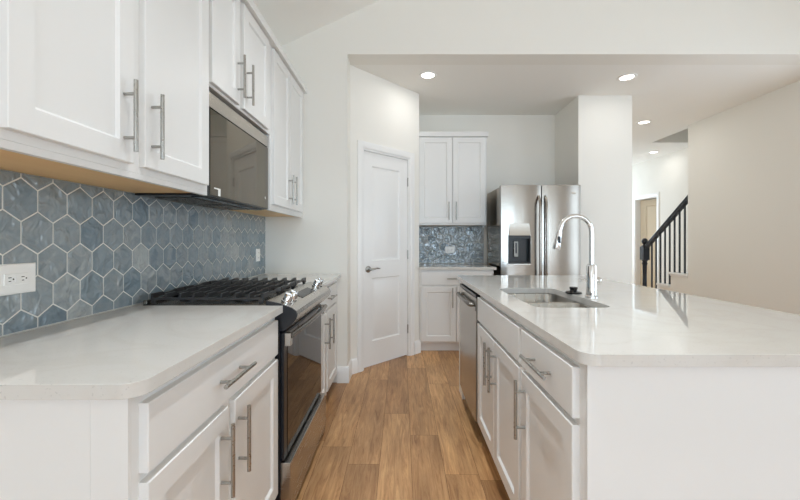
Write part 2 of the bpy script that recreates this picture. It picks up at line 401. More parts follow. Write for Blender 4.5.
# hall wall with a door opening
D0, D1 = 7.10, 7.76
m = MB(); m.box(XH, XH + 0.12, HY0 - 0.2, D0, 0, ZC); m.box(XH, XH + 0.12, D1, 9.2, 0, ZC); m.box(XH, XH + 0.12, D0, D1, 2.045, ZC); m.box(XH, XH + 0.12, HY0 - 0.1, HY1 + 0.1, ZC, 5.0)
struct(m, 'wall_hall', M_WALL)
m = MB(); m.box(1.9, 2.9, 9.2, 9.3, 0, ZC); m.box(4.4, XH + 1.8, 9.2, 9.3, 0, ZC); m.box(2.9, 4.4, 9.2, 9.3, 0, 0.65); m.box(2.9, 4.4, 9.2, 9.3, 2.35, ZC); struct(m, 'wall_hall_end', M_WALL)
m = MB(); m.box(2.9, 2.95, 9.21, 9.26, 0.65, 2.35); m.box(4.35, 4.4, 9.21, 9.26, 0.65, 2.35); m.box(2.95, 4.35, 9.21, 9.26, 0.65, 0.70); m.box(2.95, 4.35, 9.21, 9.26, 2.30, 2.35); m.box(3.63, 3.67, 9.215, 9.255, 0.70, 2.30); struct(m, 'unseen_window_%d' % k, M_TRIM); k += 1  # frame for the added daylight opening at the hall end
m = MB(); m.box(XH + 0.12, XH + 1.8, 6.3, 6.4, 0, ZC); m.box(XH + 1.7, XH + 1.8, 6.4, 9.2, 0, ZC); m.box(XH + 0.12, XH + 1.8, 6.3, 9.2, ZC, ZC + 0.1); struct(m, 'wall_bedroom', M_WALL)

# baseboards
def bboard(xf, u0, u1, name):
    m = MB(xf); prof = [(0, 0), (0, 0.015), (0.105, 0.015), (0.115, 0.011), (0.125, 0.010), (0.135, 0.004), (0.135, 0)]
    m.loops([[(u0, a, b) for a, b in prof], [(u1, a, b) for a, b in prof]]); struct(m, name, M_TRIM)
bboard(face_ny(YW), -0.541, A.x + 0.015, 'baseboard_end')
bboard(lambda p: Vector((A.x + p.z, p.x, p.y)), YW, A.y, 'baseboard_corner')
bboard(diag, 0.0, S0 - 0.068, 'baseboard_pantry'); bboard(diag, S1 + 0.068, DL + 0.012, 'baseboard_pantry_right')
bboard(face_nx(XR), 0.0, 5.12, 'baseboard_right')
bboard(face_ny(4.07), 1.91, 2.505, 'baseboard_pier')
bboard(lambda p: Vector((XWL + p.z, p.x, p.y)), YREAR, 0.70, 'baseboard_left')
bboard(face_nx(XH), 6.3, D0 - 0.07, 'baseboard_hall')

# ------------------------------------------------------------------ pantry door
def panel_door(m, u0, u1, z0, z1, panels, t0, t1):
    # slab between w=t0 and w=t1 with moulded panels on the front
    st = [u0, panels[0][0], panels[0][1], u1]; zs = [z0]
    for p in panels: zs += [p[2], p[3]]
    zs.append(z1)
    V = {}
    for i, u in enumerate(st):
        for j, z in enumerate(zs): V[i, j] = m.v((u, z, t1))
    for i in range(3):
        for j in range(len(zs) - 1):
            q = [V[i, j], V[i + 1, j], V[i + 1, j + 1], V[i, j + 1]]
            if i == 1 and j % 2 == 1:
                u0_, u1_, a, b = st[1], st[2], zs[j], zs[j + 1]; prev = q
                for ins, dz in ((0.010, -0.010), (0.024, -0.011), (0.050, -0.003)):
                    cur = [m.v((u0_ + ins, a + ins, t1 + dz)), m.v((u1_ - ins, a + ins, t1 + dz)), m.v((u1_ - ins, b - ins, t1 + dz)), m.v((u0_ + ins, b - ins, t1 + dz))]
                    for n in range(4): m.face([prev[n], prev[(n + 1) % 4], cur[(n + 1) % 4], cur[n]])
                    prev = cur
                m.face(prev)
            else: m.face(q)
    bk = [m.v((u0, z0, t0)), m.v((u1, z0, t0)), m.v((u1, z1, t0)), m.v((u0, z1, t0))]
    J = len(zs) - 1
    m.face([V[0, 0], V[1, 0], V[2, 0], V[3, 0], bk[1], bk[0]]); m.face([V[3, J], V[2, J], V[1, J], V[0, J], bk[3], bk[2]])
    m.face([V[0, j] for j in range(J, -1, -1)] + [bk[0], bk[3]]); m.face([V[3, j] for j in range(J + 1)] + [bk[2], bk[1]])
    m.face(bk[::-1])
def casing(m, s0, s1, h, w0, W=0.062):
    prof = [(0, 0.010), (0.012, 0.016), (0.045, 0.018), (W, 0.012)]
    pts = [(-1, s0, 0), (-1, s0, h), (1, s1, h), (1, s1, 0)]
    def ring(i):
        sgn, s, z = pts[i]; r = []
        for d, w_ in [(0, 0)] + prof + [(W, 0)]:
            zz = z + (d if i in (1, 2) else 0); r.append((s + sgn * d, zz, w0 + w_))
        return r
    m.loops([ring(i) for i in range(4)])
m = MB(diag); panel_door(m, S0 + 0.018, S1 - 0.018, 0.012, DH - 0.018, [(S0 + 0.13, S1 - 0.13, 0.24, 0.84), (S0 + 0.13, S1 - 0.13, 1.00, 1.90)], -0.052, -0.017)
d1 = struct(m, 'door_1', M_TRIM)
m = MB(diag); casing(m, S0, S1, DH, 0.0); o = m.build('door_casing', M_TRIM, d1)
m = MB(diag); m.box(S0, S0 + 0.016, 0.0, DH, -0.11, 0.0); m.box(S1 - 0.016, S1, 0, DH, -0.11, 0.0); m.box(S0 + 0.016, S1 - 0.016, DH - 0.016, DH, -0.11, 0.0); m.build('door_jamb', M_TRIM, d1)
for z in (0.28, 1.05, 1.80):
    m = MB(diag); m.cyl((S1 - 0.016, z - 0.045, -0.010), (S1 - 0.016, z + 0.045, -0.010), 0.007, 10); m.build('hinge', M_NICKEL, d1)
m = MB(diag); su = S0 + 0.018 + 0.062; zh = 0.925
m.lathe([(0.0, -0.018), (0.031, -0.017), (0.031, -0.010), (0.024, -0.005), (0.012, -0.003), (0.011, 0.030), (0.0, 0.032)], (0, 0, 0), 24)
m.bm.verts.ensure_lookup_table()
# (lathe was made about the local z axis = outward; move it to the lock position)
shift = Vector((du.x * su, du.y * su, zh))
for v_ in m.bm.verts: v_.co = v_.co + shift
m.tube([(su, zh, 0.026), (su + 0.03, zh + 0.003, 0.030), (su + 0.075, zh + 0.008, 0.029), (su + 0.112, zh + 0.004, 0.026)], [0.011, 0.009, 0.0075, 0.006], 12)
m.build('lever_handle', M_NICKEL, d1)

# hall door, ajar
hx = lambda p: Vector((XH - p.z, p.x, p.y))
m = MB(hx); casing(m, D0, D1, 2.045, 0.0)
d2 = struct(m, 'door_2', M_TRIM)
ang = math.radians(24); pv = Vector((XH + 0.09, D1 - 0.02))
def leaf(p):      # hinged at far jamb, swung into the room
    dx, dy = math.sin(ang), -math.cos(ang)
    return Vector((pv.x + dx * p.x - dy * 0 - math.cos(ang) * p.z * 1.0, pv.y + dy * p.x - math.sin(ang) * p.z, p.y))
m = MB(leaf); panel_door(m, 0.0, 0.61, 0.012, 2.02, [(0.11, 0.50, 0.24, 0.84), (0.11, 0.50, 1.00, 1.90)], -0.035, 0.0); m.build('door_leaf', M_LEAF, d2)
m = MB(); m.box(XH, XH + 0.12, D1 - 0.016, D1, 0, 2.045); m.box(XH, XH + 0.12, D0, D0 + 0.016, 0, 2.045); m.box(XH, XH + 0.12, D0 + 0.016, D1 - 0.016, 2.029, 2.045); m.build('door_jamb', M_TRIM, d2)
for z in (0.28, 1.05, 1.80):
    m = MB(); m.cyl((XH + 0.10, D1 - 0.02, z - 0.05), (XH + 0.10, D1 - 0.02, z + 0.05), 0.008, 10); m.build('hinge', M_NICKEL, d2)

# ------------------------------------------------------------------ tiled backsplashes
def clip(poly, axis, val, keep_less):
    out = []
    for i in range(len(poly)):
        a, b = poly[i], poly[(i + 1) % len(poly)]
        ia = (a[axis] <= val) == keep_less; ib = (b[axis] <= val) == keep_less
        if ia: out.append(a)
        if ia != ib:
            t = (val - a[axis]) / (b[axis] - a[axis]); out.append((a[0] + t * (b[0] - a[0]), a[1] + t * (b[1] - a[1])))
    return out
def backsplash(xf, u0, u1, v0, v1, uref, vref, th=0.008, holes=()):
    m = MB(xf); bm = m.bm; cl = bm.loops.layers.float_color.new('piece')
    W = 0.1045; R = W / math.sqrt(3); RP = 0.0995; VS = RP / 1.5 / R; g = 0.0022
    m.mi = 1; m.box(u0, u1, v0, v1, 0, th - 0.0018)
    m.mi = 0
    r0 = int((v0 - vref) / RP) - 2; r1 = int((v1 - vref) / RP) + 2
    for r in range(r0, r1 + 1):
        for c in range(int((u0 - uref) / W) - 2, int((u1 - uref) / W) + 2):
            cu = uref + (c + 0.5 * (r % 2)) * W; cv = vref + r * RP
            rr = R - g / math.cos(PI / 6)
            poly = [(cu + rr * math.cos(PI / 6 + k_ * PI / 3), cv + rr * VS * math.sin(PI / 6 + k_ * PI / 3)) for k_ in range(6)]
            for ax, val, less in ((0, u0 + .001, False), (0, u1 - .001, True), (1, v0 + .003, False), (1, v1 - .001, True)):
                poly = clip(poly, ax, val, less)
                if len(poly) < 3: break
            if len(poly) < 3: continue
            q = []
            for p in poly:
                if not q or math.dist(p, q[-1]) > 1e-4: q.append(p)
            if len(q) > 2 and math.dist(q[0], q[-1]) < 1e-4: q.pop()
            if len(q) < 3: continue
            cx = sum(p[0] for p in q) / len(q); cy = sum(p[1] for p in q) / len(q)
            if min(max(p[0] for p in q) - min(p[0] for p in q), max(p[1] for p in q) - min(p[1] for p in q)) < 0.006: continue
            def ins(d): return [(p[0] + (cx - p[0]) * d / max(0.02, math.dist(p, (cx, cy))), p[1] + (cy - p[1]) * d / max(0.02, math.dist(p, (cx, cy)))) for p in q]
            tl = random.gauss(0, 0.006); tv = random.gauss(0, 0.006)          # each tile set very slightly out of true
            def lift(P, w_): return [(p[0], p[1], w_ + tl * (p[0] - cx) * 0.6 + tv * (p[1] - cy) * 0.6) for p in P]
            before = set(bm.faces)
            m.loops([lift(q, th - 0.003), lift(q, th - 0.001), lift(ins(0.0015), th)], close_first=False)
            col = (min(1, max(0, random.gauss(0.5, 0.16))), random.random(), random.random(), 1)
            for f in bm.faces:
                if f not in before:
                    for l in f.loops: l[cl] = col
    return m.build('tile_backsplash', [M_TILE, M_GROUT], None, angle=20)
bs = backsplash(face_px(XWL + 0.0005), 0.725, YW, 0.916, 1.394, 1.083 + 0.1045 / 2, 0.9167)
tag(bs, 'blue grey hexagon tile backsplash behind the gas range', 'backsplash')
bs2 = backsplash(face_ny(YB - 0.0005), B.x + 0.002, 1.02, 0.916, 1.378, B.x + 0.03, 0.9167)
tag(bs2, 'small hexagon tile backsplash on the back wall beside the refrigerator', 'backsplash')

# ------------------------------------------------------------------ countertops
def slab(name, outer, z0, z1, hole=None, bevel=0.004):
    m = MB(); bm = m.bm
    def lp(P, z): return [m.v((x, y, z)) for x, y in P]
    def ring_edges(vs): return [bm.edges.new((vs[i], vs[(i + 1) % len(vs)])) for i in range(len(vs))]
    rings = {}
    for z in (z0, z1):
        rings[z] = [lp(outer, z)] + ([lp(hole, z)] if hole else [])
        ed = []
        for r in rings[z]: ed += ring_edges(r)
        bmesh.ops.triangle_fill(bm, edges=ed, use_beauty=True)
    for ra, rb in zip(rings[z0], rings[z1]):
        n = len(ra)
        for i in range(n): m.face([ra[i], ra[(i + 1) % n], rb[(i + 1) % n], rb[i]])
    return m.build(name, M_QUARTZ, None, bevel=bevel, seg=3)
def rounded(x0, x1, y0, y1, r, corners, n=8):
    P = []
    for i, (cx, cy, a0) in enumerate(((x1 - r, y1 - r, 0), (x0 + r, y1 - r, 90), (x0 + r, y0 + r, 180), (x1 - r, y0 + r, 270))):
        if i in corners: P += [(cx + r * math.cos(math.radians(a0 + 90 * t / n)), cy + r * math.sin(math.radians(a0 + 90 * t / n))) for t in range(n + 1)]
        else: P.append(((x1, y1), (x0, y1), (x0, y0), (x1, y0))[i])
    return P
ZT0, ZT1 = 0.884, 0.914
XL = -0.507
o = slab('countertop', rounded(XT + 0.001, XL, 0.725, 1.612, 0.045, {3}), ZT0, ZT1); tag(o, 'white quartz countertop left of the gas range, nearest the viewer', 'countertop')
o = slab('countertop', rounded(XT + 0.001, XL, 2.378, YW - 0.001, 0.01, {}), ZT0, ZT1); tag(o, 'short white quartz countertop between the gas range and end wall', 'countertop')
IX0, IX1, IY0, IY1 = 0.442, 1.484, 0.917, 3.03
SX0, SX1, SY0, SY1 = 0.556, 0.884, 1.560, 2.205
o = slab('countertop', rounded(IX0, IX1, IY0, IY1, 0.045, {0, 1, 2, 3}), ZT0, ZT1, rounded(SX0, SX1, SY0, SY1, 0.055, {0, 1, 2, 3})); tag(o, 'large white quartz island countertop with a sink cutout', 'countertop')
BX1 = 1.006
o = slab('countertop', rounded(B.x + 0.001, BX1, 3.985, YB - 0.010, 0.01, {}), ZT0, ZT1); tag(o, 'white quartz countertop on the back wall beside the refrigerator', 'countertop')

# ------------------------------------------------------------------ base cabinets
XF = -0.541
def left_base(label, y0, y1, near_panel):
    r = thing('base_cabinet', label, 'cabinet', ((XWL + XF) / 2, (y0 + y1) / 2, 0))
    m = MB(); m.box(XWL + 0.001, XF, y0, y1, 0.105, ZT0 - 0.0005); m.box(XWL + 0.001, XF - 0.075, y0 + (0.0), y1, 0, 0.105)
    m.build('body', M_CAB, r, bevel=0.0012)
    if near_panel:
        m = MB(); m.box(XWL + 0.001, XF - 0.075, y0 - 0.006, y0 - 0.0005, 0, ZT0 - 0.001); m.box(XF - 0.075, XF, y0 - 0.006, y0 - 0.0005, 0.105, ZT0 - 0.001); m.build('side_panel', M_CAB, r, bevel=0.001)
    return r
fx = face_px(XF)
r = left_base('white shaker base cabinet left of the gas range, nearest the viewer', 0.752, 1.611, True)
drawer(fx, r, 0.776, 1.592, 0.712, 0.856, pu=1.150)
door(fx, r, 0.776, 1.137, 0.122, 0.692, 1.090, 0.555); door(fx, r, 1.182, 1.592, 0.122, 0.692, 1.205, 0.56)
r = left_base('white shaker base cabinet between the gas range and end wall', 2.379, YW - 0.001, False)
drawer(fx, r, 2.40, 3.06, 0.712, 0.856)
door(fx, r, 2.40, 2.62, 0.122, 0.692, 2.565, 0.56); door(fx, r, 2.668, 3.06, 0.122, 0.692, 2.710, 0.56)

# back-wall base cabinet
YF = 4.022
r = thing('base_cabinet', 'white base cabinet on the back wall under the small backsplash', 'cabinet', (0.58, 4.35, 0))
m = MB(); m.box(B.x + 0.001, 0.982, YF, YB - 0.001, 0.105, ZT0 - 0.0005); m.box(B.x + 0.001, 0.982, YF + 0.075, YB - 0.001, 0, 0.105); m.build('body', M_CAB, r, bevel=0.0012)
fb = face_ny(YF)
drawer(fb, r, B.x + 0.022, 0.965, 0.722, 0.862); door(fb, r, B.x + 0.022, 0.579, 0.122, 0.706, 0.540, 0.59); door(fb, r, 0.587, 0.965, 0.122, 0.706, 0.626, 0.59)

# ------------------------------------------------------------------ wall cabinets
XU = -0.83; ZU0, ZU1 = 1.384, 2.415
def wall_cab(label, xf, root_loc, body, bottom, trim, doors, trimbody=None):
    r = thing('wall_cabinet', label, 'cabinet', root_loc)
    m = MB()
    for b_ in body: m.box(*b_)
    m.build('body', M_CAB, r, bevel=0.0012)
    if bottom: m = MB(); m.box(*bottom); m.build('bottom_panel', M_MAPLE, r)
    m = MB(); m.box(*trim); m.build('crown_trim', M_CAB, r, bevel=0.003)
    for d in doors: door(xf, r, *d)
    return r
fu = face_px(XU)
def left_wall_cab(label, y0, y1, z0, doors, bottom=True):
    t = 0.018
    body = [(XWL + 0.010, XU, y0, y1, z0 + 0.014, ZU1 + 0.02)]
    if bottom: body = [(XT + 0.002, XU, y0, y1, z0 + 0.018, ZU1 + 0.02), (XU - 0.019, XU, y0, y1, z0, z0 + 0.018)]
    return wall_cab(label, fu, ((XWL + XU) / 2, (y0 + y1) / 2, z0), body,
        (XT + 0.002, XU - 0.0195, y0 + 0.0005, y1 - 0.0005, z0 + 0.011, z0 + 0.0175) if bottom else None, (XWL + 0.010, XU + 0.038, y0, y1, ZU1 + 0.012, ZU1 + 0.060), doors)
left_wall_cab('white shaker wall cabinet left of the microwave, nearest the viewer', 0.735, 1.611, ZU0, [(0.776, 1.143, 1.424, ZU1, 1.102, 1.556), (1.192, 1.588, 1.424, ZU1, 1.224, 1.560)])
left_wall_cab('short white wall cabinet directly above the microwave', 1.6115, 2.3745, 1.846, [(1.615, 1.895, 1.872, ZU1, 1.866, 2.005), (1.942, 2.310, 1.872, ZU1, 1.974, 2.005)], False)
left_wall_cab('white shaker wall cabinet right of the microwave against the end wall', 2.375, YW - 0.001, ZU0, [(2.398, 2.748, 1.424, ZU1, 2.710, 1.560), (2.756, 3.115, 1.424, ZU1, 2.794, 1.560)])
# back wall
fb2 = face_ny(4.365)
x0, x1 = B.x + 0.002, 0.985
t = 0.018
wall_cab('white two door wall cabinet on the back wall left of the refrigerator', fb2, (0.58, 4.5, 1.375),
    [(x0, x1, 4.365, YB - 0.009, 1.393, 2.405), (x0, x1, 4.365, 4.384, 1.375, 1.393), (x0, x0 + t, 4.384, YB - 0.009, 1.379, 1.393), (x1 - t, x1, 4.384, YB - 0.009, 1.379, 1.393)],
    (x0 + t + .0005, x1 - t - .0005, 4.3845, YB - 0.009, 1.386, 1.3925), (x0, x1 + 0.012, 4.330, YB - 0.001, 2.392, 2.448),
    [(x0 + 0.016, 0.583, 1.398, 2.385, 0.545, 1.535), (0.591, x1 - 0.016, 1.398, 2.385, 0.629, 1.535)])

# ------------------------------------------------------------------ gas range
RY0, RY1 = 1.616, 2.374
XD = -0.503      # oven door front
r = thing('gas_range', 'stainless and black slide-in gas range with cast iron grates', 'range', (-0.8, 1.995, 0))
m = MB(); m.box(-1.105, -0.522, RY0, RY1, 0.03, 0.895); m.build('body', M_BLACK, r, bevel=0.002)
for yy in (RY0 + 0.05, RY1 - 0.05):
    for xx in (-1.08, -0.58):
        m = MB(); m.cyl((xx, yy, 0), (xx, yy, 0.03), 0.02, 12); m.build('foot', M_BLACK, r)
m = MB(); m.box(-1.108, -0.580, RY0 - 0.001, RY1 + 0.001, 0.8955, 0.918)
m.box(-1.108, -1.092, RY0, RY1, 0.918, 0.935)
m.build('cooktop', M_STEELDARK, r, bevel=0.002)
# sloped control panel
prof = [(-0.5795, 0.934), (-0.520, 0.922), (-0.470, 0.903), (-0.452, 0.889), (-0.446, 0.872), (-0.452, 0.853), (-0.470, 0.830), (-0.500, 0.806), (-0.5795, 0.800)]
m = MB(); m.prism(prof, 'y', RY0 + 0.006, RY1 - 0.006); cp = m.build('control_panel', M_STEELH, r)
for ya, yb in ((RY0 - 0.002, RY0 + 0.0055), (RY1 - 0.0055, RY1 + 0.001)):
    m = MB(); m.prism(prof, 'y', ya, yb); m.build('end_cap', M_BLACK, r, bevel=0.001)
# dark touch display on the panel slope
nrm = Vector((0.019, 0, 0.05)).normalized()
def slope(p):  # (along y, along slope, out): origin at slope middle
    o_ = Vector((-0.512, 0, 0.9195)); tdir = Vector((0.05, 0, -0.019)).normalized()
    return Vector((o_.x + tdir.x * p.y + nrm.x * p.z, p.x, o_.z + tdir.z * p.y + nrm.z * p.z))
m = MB(slope); m.box(1.86, 2.13, -0.022, 0.026, 0.0006, 0.002); m.build('touch_display', M_DARKPLASTIC, cp)
for yy in (1.672, 1.752, 2.238, 2.318):
    m = MB(slope)
    o_ = Vector((0, 0, 0))
    rings = [(0.024, 0.0004), (0.024, 0.006), (0.0195, 0.008), (0.0185, 0.034), (0.0165, 0.037), (0.0005, 0.038)]
    m.loops([[(yy + a * math.cos(q * 2 * PI / 24), 0.002 + a * math.sin(q * 2 * PI / 24), z) for q in range(24)] for a, z in rings])
    m.box(yy - 0.003, yy + 0.003, -0.016, 0.020, 0.036, 0.043)
    m.build('knob', M_CHROME, r)
# burners
for bx_, by_, br in ((-0.98, 1.78, 0.045), (-0.72, 1.78, 0.055), (-0.85, 1.995, 0.05), (-0.98, 2.21, 0.04), (-0.72, 2.21, 0.055)):
    m = MB(); m.lathe([(br + 0.012, 0.9182), (br + 0.012, 0.926), (br, 0.928), (br, 0.934), (br - 0.006, 0.938), (0.0, 0.939)], (bx_, by_, 0), 24); m.build('burner', M_BLACKMATTE, r)
# grates : three side by side, fingers run front to back of the cook (along y)
gx0, gx1 = -1.086, -0.597
edges = [RY0 + 0.012, RY0 + 0.259, RY0 + 0.506, RY1 - 0.012]
for gi in range(3):
    y0, y1 = edges[gi] + 0.002, edges[gi + 1] - 0.002
    m = MB(); b = 0.005
    for yy in (y0 + b, y1 - b): m.box(gx0, gx1, yy - b, yy + b, 0.934, 0.945)
    n = 9
    for i in range(n):
        xx = gx0 + b + (gx1 - gx0 - 2 * b) * i / (n - 1)
        m.prism([(y0 + 2 * b, 0.934), (y0, 0.945), (y0 + 0.004, 0.963), (y0 + 0.07, 0.963), (y0 + 0.085, 0.957), (y1 - 0.085, 0.957), (y1 - 0.07, 0.963), (y1 - 0.004, 0.963), (y1, 0.945), (y1 - 2 * b, 0.934), (y1 - 0.05, 0.945), (y0 + 0.05, 0.945)], 'x', xx - b, xx + b)
    for xx in (gx0 + 0.012, gx1 - 0.012):
        for yy in (y0 + b, y1 - b): m.box(xx - 0.009, xx + 0.009, yy - b, yy + b, 0.918, 0.938)
    m.build('grate', M_BLACKMATTE, r, bevel=0.0015, seg=1)
# oven door
m = MB(); m.box(-0.5215, XD - 0.002, RY0 + 0.004, RY1 - 0.004, 0.245, 0.794); od = m.build('oven_door', M_BLACK, r, bevel=0.003)
m = MB(); m.box(XD - 0.0018, XD, RY0 + 0.050, RY1 - 0.012, 0.250, 0.786); m.build('oven_window', M_OVENGLASS, od, bevel=0.0008)
HX_ = -0.470
m = MB(); pts = []
for i in range(17):
    t_ = i / 16; pts.append((HX_ - 0.006 + 0.012 * math.sin(PI * t_), RY0 + 0.012 + (RY1 - RY0 - 0.024) * t_, 0.782))
m.tube(pts, 0.0125, 14); oh = m.build('handle', M_STEELDARK, od)
for ya, yb in ((RY0 + 0.0045, RY0 + 0.034), (RY1 - 0.034, RY1 - 0.0045)):
    m = MB(); m.box(XD + 0.0003, HX_ - 0.006, ya, yb, 0.738, 0.793); m.build('handle_bracket', M_STEELH, oh, bevel=0.002)
m = MB(); m.box(-0.5215, -0.476, RY0 + 0.004, RY1 - 0.004, 0.022, 0.236); m.build('storage_drawer', M_STEELH, r, bevel=0.003)

# ------------------------------------------------------------------ microwave over the range
MX = -0.838; MZ0, MZ1 = 1.386, 1.844
r = thing('microwave_oven', 'stainless over-the-range microwave with mirrored dark glass door', 'microwave', (-0.99, 1.993, MZ0))
m = MB(); m.box(XWL + 0.010, MX - 0.028, 1.615, 2.371, MZ0, MZ1); m.box(MX - 0.028, MX - 0.002, 1.615, 1.6295, 1.7775, MZ1); m.build('body', M_BLACK, r, bevel=0.002)
m = MB(); m.box(MX - 0.0275, MX, 1.630, 2.371, 1.778, MZ1); m.build('vent_band', M_STEELH, r, bevel=0.003)
m = MB(); m.box(MX - 0.0275, MX - 0.002, 1.615, 2.371, MZ0 + 0.002, 1.776); md = m.build('microwave_door', M_DARKPLASTIC, r, bevel=0.003)
m = MB(); m.box(MX - 0.0018, MX, 1.653, 2.366, MZ0 + 0.008, 1.772); m.build('door_glass', M_MWGLASS, md, bevel=0.0008)
m = MB(); m.box(MX + 0.0002, MX + 0.0008, 1.722, 1.744, 1.396, 1.430); m.box(MX + 0.0002, MX + 0.0008, 1.685, 1.722, 1.424, 1.430); m.build('sticker', M_PLASTIC, md)
m = MB(); m.cyl((MX + 0.0002, 2.315, 1.455), (MX + 0.0012, 2.315, 1.455), 0.009, 16); m.build('badge', M_CHROME, md)
for ya in (1.68, 2.03):
    m = MB(); m.box(-1.10, -0.93, ya, ya + 0.28, MZ0 - 0.004, MZ0 - 0.0004)
    for i in range(9): m.box(-1.09 + i * 0.0185, -1.084 + i * 0.0185, ya + 0.008, ya + 0.272, MZ0 - 0.006, MZ0 - 0.004)
    m.build('grease_filter', M_STEELDARK, r)
m = MB(); m.box(-0.915, -0.872, 1.64, 2.35, MZ0 - 0.004, MZ0 - 0.0004); m.build('underside_vent', M_DARKPLASTIC, r)

# ------------------------------------------------------------------ outlets
def outlet(xf, u, v, wd, ht, label, horiz=True, blank=False):
    r = thing('wall_outlet', label, 'outlet', xf(Vector((u, v, 0.0))))
    m = MB(xf); m.panel(u - wd / 2, u + wd / 2, v - ht / 2, v + ht / 2, [(0, 0), (0, 0.003), (0.003, 0.006)]); pl = m.build('cover_plate', M_PLASTIC, r)
    w2, h2 = (0.034, 0.0165) if horiz else (0.0165, 0.034)
    m = MB(xf); m.panel(u - w2, u + w2, v - h2, v + h2, [(0, 0.0061), (0, 0.0075), (0.001, 0.0085)]); rc = m.build('receptacle', M_PLASTIC, r)
    if not blank:
        for s in (-1, 1):
            m = MB(xf)
            if horiz:
                c = u + s * 0.019
                m.box(c - 0.0045, c + 0.0045, v + 0.004, v + 0.0062, 0.0085, 0.0089); m.box(c - 0.0035, c + 0.0035, v - 0.0062, v - 0.004, 0.0085, 0.0089); m.cyl((c + 0.010, v, 0.0085), (c + 0.010, v, 0.0089), 0.0024, 10)
            else:
                c = v + s * 0.019
                m.box(u - 0.0062, u - 0.004, c - 0.0045, c + 0.0045, 0.0085, 0.0089); m.box(u + 0.004, u + 0.0062, c - 0.0035, c + 0.0035, 0.0085, 0.0089); m.cyl((u, c - 0.010, 0.0085), (u, c - 0.010, 0.0089), 0.0024, 10)
            m.build('slots', M_SLOT, rc)
        m = MB(xf)
        if horiz: m.box(u - 0.004, u + 0.004, v - 0.008, v - 0.001, 0.0085, 0.0095); m.box(u - 0.004, u + 0.004, v + 0.001, v + 0.008, 0.0085, 0.0095)
        else: m.box(u - 0.008, u - 0.001, v - 0.004, v + 0.004, 0.0085, 0.0095); m.box(u + 0.001, u + 0.008, v - 0.004, v + 0.004, 0.0085, 0.0095)
        m.build('test_button', M_PLASTIC, rc)
    for s in (-1, 1):
        m = MB(xf); p = (u + s * wd * 0.41, v) if horiz else (u, v + s * ht * 0.41)
        m.cyl((p[0], p[1], 0.0055), (p[0], p[1], 0.0066), 0.003, 10); m.build('screw', M_PLASTIC, r)
outlet(face_px(XT + 0.001), 1.112, 1.078, 0.127, 0.090, 'large white sideways outlet on the blue tile at left edge')
outlet(face_px(XT + 0.001), 3.00, 1.078, 0.075, 0.100, 'small white upright outlet on the tile beyond the range', False)
outlet(face_ny(YB - 0.009), 0.603, 1.080, 0.120, 0.085, 'white sideways outlet on the small back wall backsplash')

# ------------------------------------------------------------------ island
XI = 0.4625                                                     # cabinet face plane
fi = face_nx(XI)
DB = 1.03                                                       # back of the island cabinets
IYN = 0.950
def island_body(r, y0, y1, name='body'):
    m = MB(); m.box(XI, DB, y0, y1, 0.105, ZT0 - 0.0005); m.box(XI + 0.075, DB, y0, y1, 0, 0.105); return m.build(name, M_CAB, r, bevel=0.0012)
r = thing('base_cabinet', 'white island cabinet with one drawer over one door, nearest', 'cabinet', (0.75, 1.18, 0))
island_body(r, IYN, 1.4095)
drawer(fi, r, 0.978, 1.395, 0.730, 0.863); door(fi, r, 0.978, 1.395, 0.133, 0.712, 1.352, 0.585)
r = thing('sink_cabinet', 'white island sink cabinet with two doors and false front', 'cabinet', (0.75, 1.81, 0))
m = MB(); m.box(XI, XI + 0.02, 1.410, 2.212, 0.105, ZT0 - 0.0005); m.box(XI + 0.02, DB, 1.410, 2.212, 0.105, 0.66); m.box(XI + 0.075, DB, 1.410, 2.212, 0, 0.105)
m.box(DB - 0.02, DB, 1.410, 2.212, 0.66, ZT0 - 0.0005)
m.build('body', M_CAB, r, bevel=0.0012)
drawer(fi, r, 1.424, 2.198, 0.730, 0.863, False, 'false_front'); door(fi, r, 1.424, 1.807, 0.133, 0.712, 1.766, 0.585); door(fi, r, 1.815, 2.198, 0.133, 0.712, 1.856, 0.585)
r = thing('end_panel', 'white filler panel closing the far end of the island', 'panel', (0.75, 2.92, 0))
m = MB(); m.box(XI - 0.005, DB, 2.832, 2.995, 0.0, ZT0 - 0.0005); m.build('panel_board', M_CAB, r, bevel=0.0015)
r = thing('island_panel', 'tall white end panel of the island facing the viewer', 'panel', (0.75, IYN, 0))
m = MB(); m.box(XI, 0.995, IYN - 0.012, IYN - 0.0005, 0.0, ZT0 - 0.001); m.build('panel_board', M_CAB, r, bevel=0.0012)
r = thing('knee_wall', 'white half wall carrying the seating side of the island', 'half wall', (1.1, 1.97, 0))
m = MB(); m.box(DB + 0.001, 1.175, IYN + 0.000, 2.995, 0, ZT0 - 0.0005); m.build('wall_board', M_CAB, r, bevel=0.0015)
m = MB(); m.box(0.999, 1.19, IYN - 0.012, IYN - 0.0005, 0, ZT0 - 0.001); m.build('corner_trim', M_CAB, r, bevel=0.0015)
m = MB(); m.box(1.1755, 1.188, IYN, 2.995, 0, 0.13); m.build('base_trim', M_TRIM, r, bevel=0.002)

